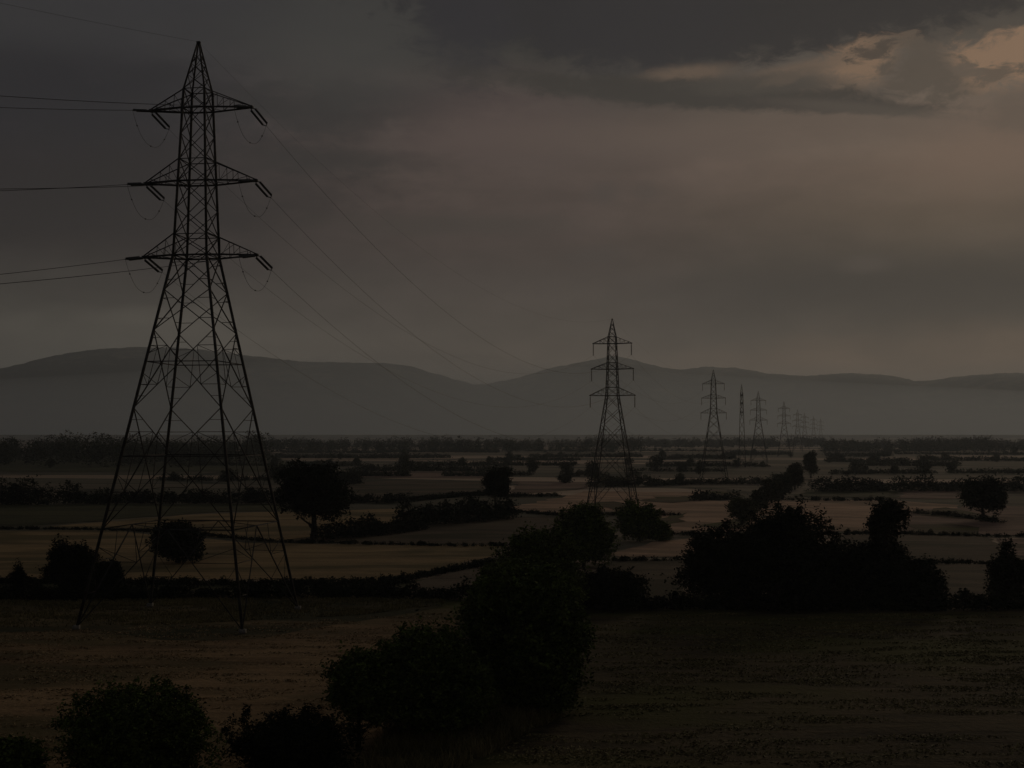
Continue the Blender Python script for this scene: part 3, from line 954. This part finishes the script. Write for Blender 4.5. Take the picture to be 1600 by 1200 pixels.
tree_px('leafy_bush', 'rounded bush near the far end, below the second pylon', 'bush', 912, 886, 789, 112, None, 20000, 0.18, 46, trunk_r=0.2, nl=14, k_=0.45, group=G1, shape='dome')
tree_px('leafy_bush', 'ragged bush just right of the far end of the central row', 'bush', 1000, 846, 790, 66, None, 10000, 0.22, 47, trunk_r=0.15, nl=10, k_=0.46, group=G1, ragged=0.28)
tree_px('leafy_bush', 'little low bush with a drooping edge beside the straw field', 'bush', 1030, 846, 815, 44, None, 4500, 0.2, 48, trunk_r=0.08, nl=7, k_=0.46, group=G1)
tree_px('leafy_bush', 'low black bush right of the central row', 'bush', 958, 950, 900, 150, None, 16000, 0.15, 49, material=LEAF_DARK, trunk_r=0.1, nl=11, k_=0.45, group=G1, shape='dome')
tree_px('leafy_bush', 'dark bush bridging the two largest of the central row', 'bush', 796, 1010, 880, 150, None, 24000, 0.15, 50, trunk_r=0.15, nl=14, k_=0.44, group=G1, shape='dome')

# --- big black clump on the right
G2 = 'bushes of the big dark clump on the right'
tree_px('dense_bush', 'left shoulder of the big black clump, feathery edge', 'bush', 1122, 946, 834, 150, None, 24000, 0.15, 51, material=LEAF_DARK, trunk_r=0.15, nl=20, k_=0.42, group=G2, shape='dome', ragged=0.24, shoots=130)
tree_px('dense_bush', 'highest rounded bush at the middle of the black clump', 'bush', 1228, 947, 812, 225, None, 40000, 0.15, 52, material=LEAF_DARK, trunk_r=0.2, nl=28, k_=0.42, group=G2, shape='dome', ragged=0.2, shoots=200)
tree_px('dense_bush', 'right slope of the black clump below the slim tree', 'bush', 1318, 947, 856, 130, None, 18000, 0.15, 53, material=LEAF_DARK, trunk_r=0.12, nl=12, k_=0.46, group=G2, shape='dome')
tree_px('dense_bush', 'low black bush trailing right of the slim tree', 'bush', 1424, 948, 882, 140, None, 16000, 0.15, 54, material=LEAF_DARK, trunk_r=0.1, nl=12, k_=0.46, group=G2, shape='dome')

# --- left-hand and foreground bushes
G3 = 'bushes at the left'
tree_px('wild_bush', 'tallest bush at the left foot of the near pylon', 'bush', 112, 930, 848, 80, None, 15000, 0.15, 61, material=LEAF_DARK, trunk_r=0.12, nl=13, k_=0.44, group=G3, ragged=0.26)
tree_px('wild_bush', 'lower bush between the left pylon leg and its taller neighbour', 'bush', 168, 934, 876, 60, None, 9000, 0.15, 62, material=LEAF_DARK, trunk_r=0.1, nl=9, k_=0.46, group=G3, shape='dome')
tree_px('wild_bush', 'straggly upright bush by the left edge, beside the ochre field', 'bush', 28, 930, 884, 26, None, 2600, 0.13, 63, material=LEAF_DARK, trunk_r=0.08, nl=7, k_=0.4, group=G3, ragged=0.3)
tree_px('wild_bush', 'big leafy bush at the bottom left of the brown field', 'bush', 214, 1238, 1082, 240, None, 36000, 0.085, 64, trunk_r=0.14, nl=26, k_=0.34, group=G3, ragged=0.26, shoots=240)
tree_px('wild_bush', 'bush cut off by the bottom left corner', 'bush', 14, 1262, 1162, 140, None, 20000, 0.10, 65, trunk_r=0.1, nl=12, k_=0.44, group=G3, shape='dome')
tree_px('wild_bush', 'dim low bush at bottom, between the corner bush and central row', 'bush', 455, 1214, 1132, 230, None, 17000, 0.085, 66, material=LEAF_DARK, trunk_r=0.1, nl=22, k_=0.34, group=G3, ragged=0.26, shoots=160)


# --- hedgerows: each runs on as one planting
def hedge(label, pts, h, w, leaf, seed, material=LEAF_DARK, dens=1.0, var=0.5, gap=0.0, name='hedgerow'):
    q = random.Random(seed)
    P = [g(x, y) for x, y in pts]
    lb, L = [], 0
    o_ = P[0]
    for a, c in zip(P, P[1:]):
        seg = (c - a).length
        n = max(1, int(seg / (w * 0.55)))
        L += seg
        for i in range(n):
            if q.random() < gap: continue
            v_ = a.lerp(c, (i + q.random()) / n) - o_
            hh = h * q.uniform(1 - var, 1.0)
            lb.append((v_.x, v_.y + q.uniform(-.3, .3) * w, hh * 0.45, w * q.uniform(0.5, 0.75), w * 0.5, hh * 0.52))
    if not lb: return
    area = sum(2.2 * (a[3] * a[5] + a[3] * a[4]) for a in lb)
    n = int(min(30000, max(300, dens * 2.6 * area / (leaf * leaf))))
    V, Fq = foliage(lb, n, leaf, seed + 5, inner=0.2, ragged=0.16, shoots=len(lb) if leaf < 0.3 else 0)
    ob = mesh_np(name, V, Fq, material)
    ob.location = o_
    return tag(ob, label, 'hedge', 'hedgerows between the fields')

hedge('long low black hedge below the right clump, edging the near pasture', [(905, 950), (1100, 952), (1350, 953), (1600, 953), (1800, 955)], 1.5, 1.8, 0.17, 71)
hedge('dark ditch hedge crossing behind the near pylon feet', [(-120, 936), (90, 938), (330, 934), (520, 934), (650, 936), (720, 938)], 1.5, 2.0, 0.17, 72)
hedge('low hedge at left edge behind the ditch, below the ochre field', [(-120, 912), (60, 912), (250, 914), (420, 916), (640, 912)], 0.7, 1.5, 0.14, 73, gap=0)
hedge('dark grassy bank rising toward the central bushes, right of the ochre field', [(610, 912), (660, 902), (720, 890), (780, 880)], 0.6, 1.2, 0.13, 74, dens=0.7)
hedge('thin dark verge along the far edge of the ochre field', [(-60, 827), (120, 828), (260, 832), (420, 847)], 0.35, 0.9, 0.13, 75, dens=0.32, var=0.75)
hedge('thin dark verge between the ochre and grey fields', [(420, 847), (560, 851), (700, 854), (790, 854)], 0.35, 0.9, 0.13, 76, dens=0.32, var=0.75)
hedge('bushy hedge right of the large dark tree trunk', [(500, 843), (560, 839), (620, 833), (655, 828)], 3.0, 2.6, 0.24, 77)
hedge('tall bushy hedge left of the small round-headed tree', [(632, 822), (690, 819), (740, 815), (800, 810)], 4.6, 3.6, 0.26, 78)
hedge('tall dark hedge at far left, above the dark pasture', [(-160, 789), (-20, 789), (60, 789), (110, 788)], 6.2, 4.6, 0.27, 79)
hedge('lower broken hedge between the far left hedge and the pylon', [(110, 788), (210, 787), (320, 787), (450, 787)], 3.4, 3.2, 0.26, 80)
hedge('straight low hedge behind the large dark tree', [(540, 785), (600, 786), (640, 784)], 2.4, 2.4, 0.35, 81)
hedge('dark verge under the pale stubble, above the grey field', [(800, 800), (870, 806), (960, 806), (1060, 806)], 0.5, 1.1, 0.16, 82, dens=0.32, var=0.75)
hedge('dark verge below the middle stubble field', [(1040, 836), (1120, 837), (1300, 836), (1420, 836), (1560, 840), (1750, 838)], 0.5, 1.1, 0.15, 83, dens=0.32, var=0.75)
hedge('thin dark hedge line below the small straw wedge', [(960, 877), (1020, 877), (1090, 876)], 0.5, 1.1, 0.14, 84, dens=0.32, var=0.75)
hedge('thin dark verge right of the slim tree', [(1400, 881), (1500, 882), (1640, 882), (1800, 884)], 0.4, 1.0, 0.14, 85, dens=0.32, var=0.75)
hedge('block of dark hedge behind the second pylon', [(930, 762), (975, 760), (1015, 760)], 5.2, 4.5, 0.32, 86, LEAF_FAR)
hedge('long thin hedge between the second pylon and the tree row', [(1015, 760), (1090, 757), (1180, 757), (1225, 758)], 2.6, 2.6, 0.32, 87, LEAF_FAR)
hedge('dark long hedge behind the lone tree at far right', [(1280, 769), (1370, 768), (1480, 768), (1600, 768), (1760, 768)], 4.6, 4.5, 0.32, 88, LEAF_DARK)
hedge('bank of dark scrub beside the tree row', [(1085, 783), (1110, 781), (1145, 781)], 2.2, 2.4, 0.34, 89)
hedge('dark verge on the upper edge of the big straw field', [(1225, 782), (1300, 783), (1390, 783)], 0.7, 1.6, 0.2, 90, dens=0.32, var=0.75)
hedge('low dark scrub strip in the pink field at right', [(1425, 803), (1470, 806), (1530, 812), (1560, 818)], 0.7, 2.2, 0.2, 91, dens=0.32, var=0.75)
hedge('thin line of scrub left of the small round-headed tree', [(640, 784), (700, 778), (760, 774), (800, 777), (870, 776)], 1.0, 1.6, 0.24, 92, dens=0.7)

# thin boundary hedges far out on the plain
q = random.Random(99)
LOOK = ['straight', 'broken', 'dark', 'thin', 'low', 'bushy', 'faint', 'patchy']
far_h = [(430, 640, 745), (560, 800, 737), (620, 900, 728), (450, 560, 729), (770, 905, 720), (430, 700, 716), (830, 1000, 715), (980, 1130, 737), (1010, 1200, 729),
         (1290, 1420, 722), (1330, 1500, 728), (1440, 1610, 721), (1290, 1390, 714), (1400, 1610, 711), (1300, 1460, 741), (1480, 1640, 740), (1020, 1150, 717), (880, 930, 745),
         (250, 420, 752), (300, 430, 728), (600, 780, 707), (820, 960, 706), (1000, 1180, 706), (1280, 1500, 706), (1130, 1230, 711), (440, 600, 708), (690, 830, 744), (470, 560, 757)]
for i, (x0, x1, y) in enumerate(far_h):
    d = g(800, y).y
    hh = q.uniform(1.3, 3.2)
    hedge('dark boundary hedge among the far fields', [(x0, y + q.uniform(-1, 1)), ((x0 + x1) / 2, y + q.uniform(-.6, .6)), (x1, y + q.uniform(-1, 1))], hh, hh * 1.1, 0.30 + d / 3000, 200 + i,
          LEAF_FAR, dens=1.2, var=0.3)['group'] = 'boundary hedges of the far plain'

# --- scattered bushes and small trees of the plain (copies of five)
protos = []
for i in range(5):
    w = [4.5, 6, 7.5, 5.5, 9][i]; h = [4, 6.5, 8, 7, 6.5][i]
    t_ = tree('scrub_tree', 'small dark tree scattered among the far hazy fields', 'tree', (0, 0, 0), w, h, h * 0.12, 900, 0.5, 300 + i, material=LEAF_FAR, trunk_r=0.2,
              group='trees scattered over the far plain', nl=7, k_=0.55)
    protos.append(t_)
used = [False] * 5
def put_scrub(x, y, s_):
    i = q.randrange(5)
    t_ = protos[i] if not used[i] else copy_tree(protos[i])
    used[i] = True
    t_.location = (x, y, 0); t_.scale = (s_, s_, s_ * q.uniform(0.85, 1.15)); t_.rotation_euler = (0, 0, q.uniform(0, 6.28))
n = 0
while n < 150:
    y = 700 + 62 * q.random() ** 1.6
    x = q.uniform(-60, 1660)
    if x < 430 and y > 735: continue
    if 760 < y and 1180 < x < 1400: continue
    p_ = g(x, y)
    if q.random() < 0.65:                      # most follow a boundary
        k0 = q.choice(far_h)
        x = q.uniform(k0[0], k0[1]); p_ = g(x, k0[2] + q.uniform(-1, 1))
    put_scrub(p_.x, p_.y, q.uniform(0.34, 0.8)); n += 1

# --- far woods: one mass each, too many trees to count
def wood(x0, x1, d0, d1, n, h, leaf, seed, per=130):
    q_ = random.Random(seed)
    Vs = []
    for i in range(n):
        d = q_.uniform(d0, d1)
        px = q_.uniform(x0, x1)
        hh = h * q_.uniform(0.72, 1.0) * (0.92 + 0.12 * math.sin(px * 0.021 + seed) + 0.06 * math.sin(px * 0.083))
        w = hh * q_.uniform(0.45, 0.75)
        lb = [(0, 0, hh * 0.55, w * 0.5, w * 0.5, hh * 0.45), (w * q_.uniform(-.3, .3), 0, hh * 0.35, w * 0.55, w * 0.55, hh * 0.34)]
        V, _ = foliage(lb, per, leaf, seed * 1000 + i, ragged=0.2)
        Vs.append(V + np.array([at(px, d), d, 0]))
    V = np.concatenate(Vs)
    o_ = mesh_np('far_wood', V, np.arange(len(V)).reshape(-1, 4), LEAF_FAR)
    return tag(o_, kind='stuff')
tag(wood(-160, 420, 640, 1100, 330, 17.5, 0.62, 5, 260), 'dark wide wood along the horizon at the left, behind the near pylon', 'wood')
tag(wood(420, 1000, 1150, 1800, 300, 15.0, 0.8, 6, 190), 'uneven line of distant trees under the middle hills', 'wood')
tag(wood(1000, 1290, 1600, 2300, 150, 13.5, 1.3, 7), 'thin hazy tree line behind the distant pylons', 'wood')
tag(wood(1285, 1760, 1150, 1650, 330, 14.5, 0.8, 8, 190), 'flat-topped dark wood along the horizon at the right', 'wood')

# --- grass of the near fields (nobody could count the blades)
def grass(label, poly, n, h, seed, material, patch=0.5, wid=0.05):
    r_ = np.random.RandomState(seed)
    P = np.array([[g(x, y).x, g(x, y).y] for x, y in poly])
    lo, hi = P.min(0), P.max(0)
    pts = r_.uniform(lo, hi, (n * 4, 2))
    ins = np.zeros(len(pts), bool)
    j = len(P) - 1
    for i in range(len(P)):
        c = ((P[i, 1] > pts[:, 1]) != (P[j, 1] > pts[:, 1])) & (pts[:, 0] < (P[j, 0] - P[i, 0]) * (pts[:, 1] - P[i, 1]) / (P[j, 1] - P[i, 1] + 1e-9) + P[i, 0])
        ins ^= c; j = i
    pn_ = vnoise(pts[:, 0] / 5.0, pts[:, 1] / 2.2, seed) * 0.6 + vnoise(pts[:, 0] / 1.6, pts[:, 1] / 0.8, seed + 1) * 0.4
    pts = pts[ins & (r_.rand(len(pts)) < np.clip((pn_ - patch) / 0.35 + 0.25, 0.06, 1))][:n]
    N = len(pts)
    hh = h * r_.uniform(0.5, 1.2, N)
    a = r_.uniform(0, 6.28, N)
    tx_, ty_ = np.cos(a) * wid, np.sin(a) * wid
    lx, ly = r_.normal(0, 0.35, N) * hh, r_.normal(0, 0.35, N) * hh
    z0 = np.zeros(N) + 0.01
    V = np.stack([np.stack([pts[:, 0] - tx_, pts[:, 1] - ty_, z0], 1), np.stack([pts[:, 0] + tx_, pts[:, 1] + ty_, z0], 1),
                  np.stack([pts[:, 0] + lx + tx_ * .15, pts[:, 1] + ly + ty_ * .15, hh], 1), np.stack([pts[:, 0] + lx - tx_ * .15, pts[:, 1] + ly - ty_ * .15, hh], 1)], 1).reshape(-1, 3)
    o_ = mesh_np('grass', V, np.arange(4 * N).reshape(-1, 4), material)
    return tag(o_, label, 'grass', None, 'stuff')
grass('tall dry grass at the foot of the central bushes', [(560, 1215), (700, 1215), (860, 1130), (905, 1090), (890, 1075), (720, 1110), (600, 1150)], 9000, 0.75, 23, GRASS, 0.35, 0.03)
grass('rank green grass beside the ditch', [(-60, 985), (300, 975), (560, 962), (700, 945), (690, 936), (300, 934), (-60, 938)], 30000, 0.22, 24, GRASS, 0.45, 0.07)

def tussocks(label, poly, n, seed, material, leaf, hmax, per):
    q_ = random.Random(seed)
    r_ = np.random.RandomState(seed)
    P = [g(x, y) for x, y in poly]
    lo = Vector((min(v_.x for v_ in P), min(v_.y for v_ in P), 0)); hi = Vector((max(v_.x for v_ in P), max(v_.y for v_ in P), 0))
    out = []
    while len(out) < n:
        x, y = q_.uniform(lo.x, hi.x), q_.uniform(lo.y, hi.y)
        ins = False; j = len(P) - 1
        for i in range(len(P)):
            if (P[i].y > y) != (P[j].y > y) and x < (P[j].x - P[i].x) * (y - P[i].y) / (P[j].y - P[i].y + 1e-9) + P[i].x:
                ins = not ins
            j = i
        if not ins: continue
        rx, ry, hh = q_.uniform(0.6, 4.0) ** 1.0, q_.uniform(0.25, 0.9), hmax * q_.uniform(0.4, 1)
        k2 = int(per * rx * ry)+8
        a = r_.uniform(0, 6.28, k2); rr = r_.rand(k2) ** 0.6
        c = np.stack([x + np.cos(a) * rr * rx, y + np.sin(a) * rr * ry, (1 - rr ** 2) * hh * r_.rand(k2) + 0.03], 1)
        nrm = r_.normal(size=(k2, 3)); nrm[:, 2] *= 0.45; nrm /= np.linalg.norm(nrm, axis=1, keepdims=True)
        t_ = r_.normal(size=(k2, 3)); t_[:, 2] *= 0.4; t_ -= (t_ * nrm).sum(1, keepdims=True) * nrm; t_ /= np.linalg.norm(t_, axis=1, keepdims=True)
        sz = leaf * r_.uniform(0.6, 1.5, (k2, 1))
        out.append(np.stack([c - nrm * sz, c - t_ * sz * 0.35, c + nrm * sz, c + t_ * sz * 0.35], 1).reshape(-1, 3))
    V = np.concatenate(out); V[:, 2] = np.maximum(V[:, 2], 0.012)
    return tag(mesh_np('grass', V, np.arange(len(V)).reshape(-1, 4), material), label, 'grass', None, 'stuff')
tussocks('rough low tussocks of the dark pasture at right', [(640, 1260), (1750, 1260), (1700, 962), (930, 960), (905, 1080), (760, 1160)], 430, 31, GRASS, 0.105, 0.14, 90)
tussocks('dry low tussocks of the brown field at left', [(-60, 1260), (540, 1260), (640, 1140), (700, 1000), (690, 958), (-60, 990)], 330, 32, STRAW, 0.11, 0.10, 60)

# ------------------------------------------------------------------ haze
hb = MB()
top = HILL_TOP + 15
hb.box((0, 0, (top - 4) / 2), 25000, 25000, top + 4)
hm = bpy.data.materials.new("haze_air")
hm.use_nodes = True
hn = hm.node_tree
hn.nodes.clear()
pv = hn.nodes.new('ShaderNodeVolumePrincipled')
pv.inputs['Color'].default_value = (0.77, 0.885, 1.0, 1)
pv.inputs['Density'].default_value = 1.32e-4
pv.inputs['Anisotropy'].default_value = 0.42
ho = hn.nodes.new('ShaderNodeOutputMaterial')
hn.links.new(pv.outputs[0], ho.inputs['Volume'])
tag(hb.build('haze', hm), kind='stuff')

# the thicker layer of air lying on the plain before the hills: a wide shallow lens
def lens(cx, cy, z0, rx, ry, hgt, dens):
    """thickest at the ground, thinning smoothly upward"""
    nu, nv = 72, 22
    V = [(cx, cy, z0)]
    for i in range(nv):
        f_ = i / nv
        r_ = (1 - f_) ** 1.9
        for j in range(nu):
            ph = 2 * math.pi * j / nu
            V.append((cx + rx * r_ * math.cos(ph), cy + ry * r_ * math.sin(ph), z0 + hgt * f_))
    V.append((cx, cy, z0 + hgt))
    bm_f = []
    for j in range(nu):
        bm_f.append((0, 1 + (j + 1) % nu, 1 + j))
    for i in range(nv - 1):
        for j in range(nu):
            a_, b_ = 1 + i * nu + j, 1 + i * nu + (j + 1) % nu
            bm_f.append((a_, b_, b_ + nu, a_ + nu))
    for j in range(nu):
        bm_f.append((1 + (nv - 1) * nu + j, 1 + (nv - 1) * nu + (j + 1) % nu, len(V) - 1))
    m2 = hm.copy(); m2.name = "low_haze_air"
    for nd in m2.node_tree.nodes:
        if nd.bl_idname == 'ShaderNodeVolumePrincipled':
            nd.inputs['Density'].default_value = dens
    me = bpy.data.meshes.new('haze')
    me.from_pydata(V, [], bm_f)
    me.update()
    me.materials.append(m2)
    return tag(link(bpy.data.objects.new('haze', me)), kind='stuff')
lens(-300, 3350, 17, 4600, 1850, 255, 6.2e-4)
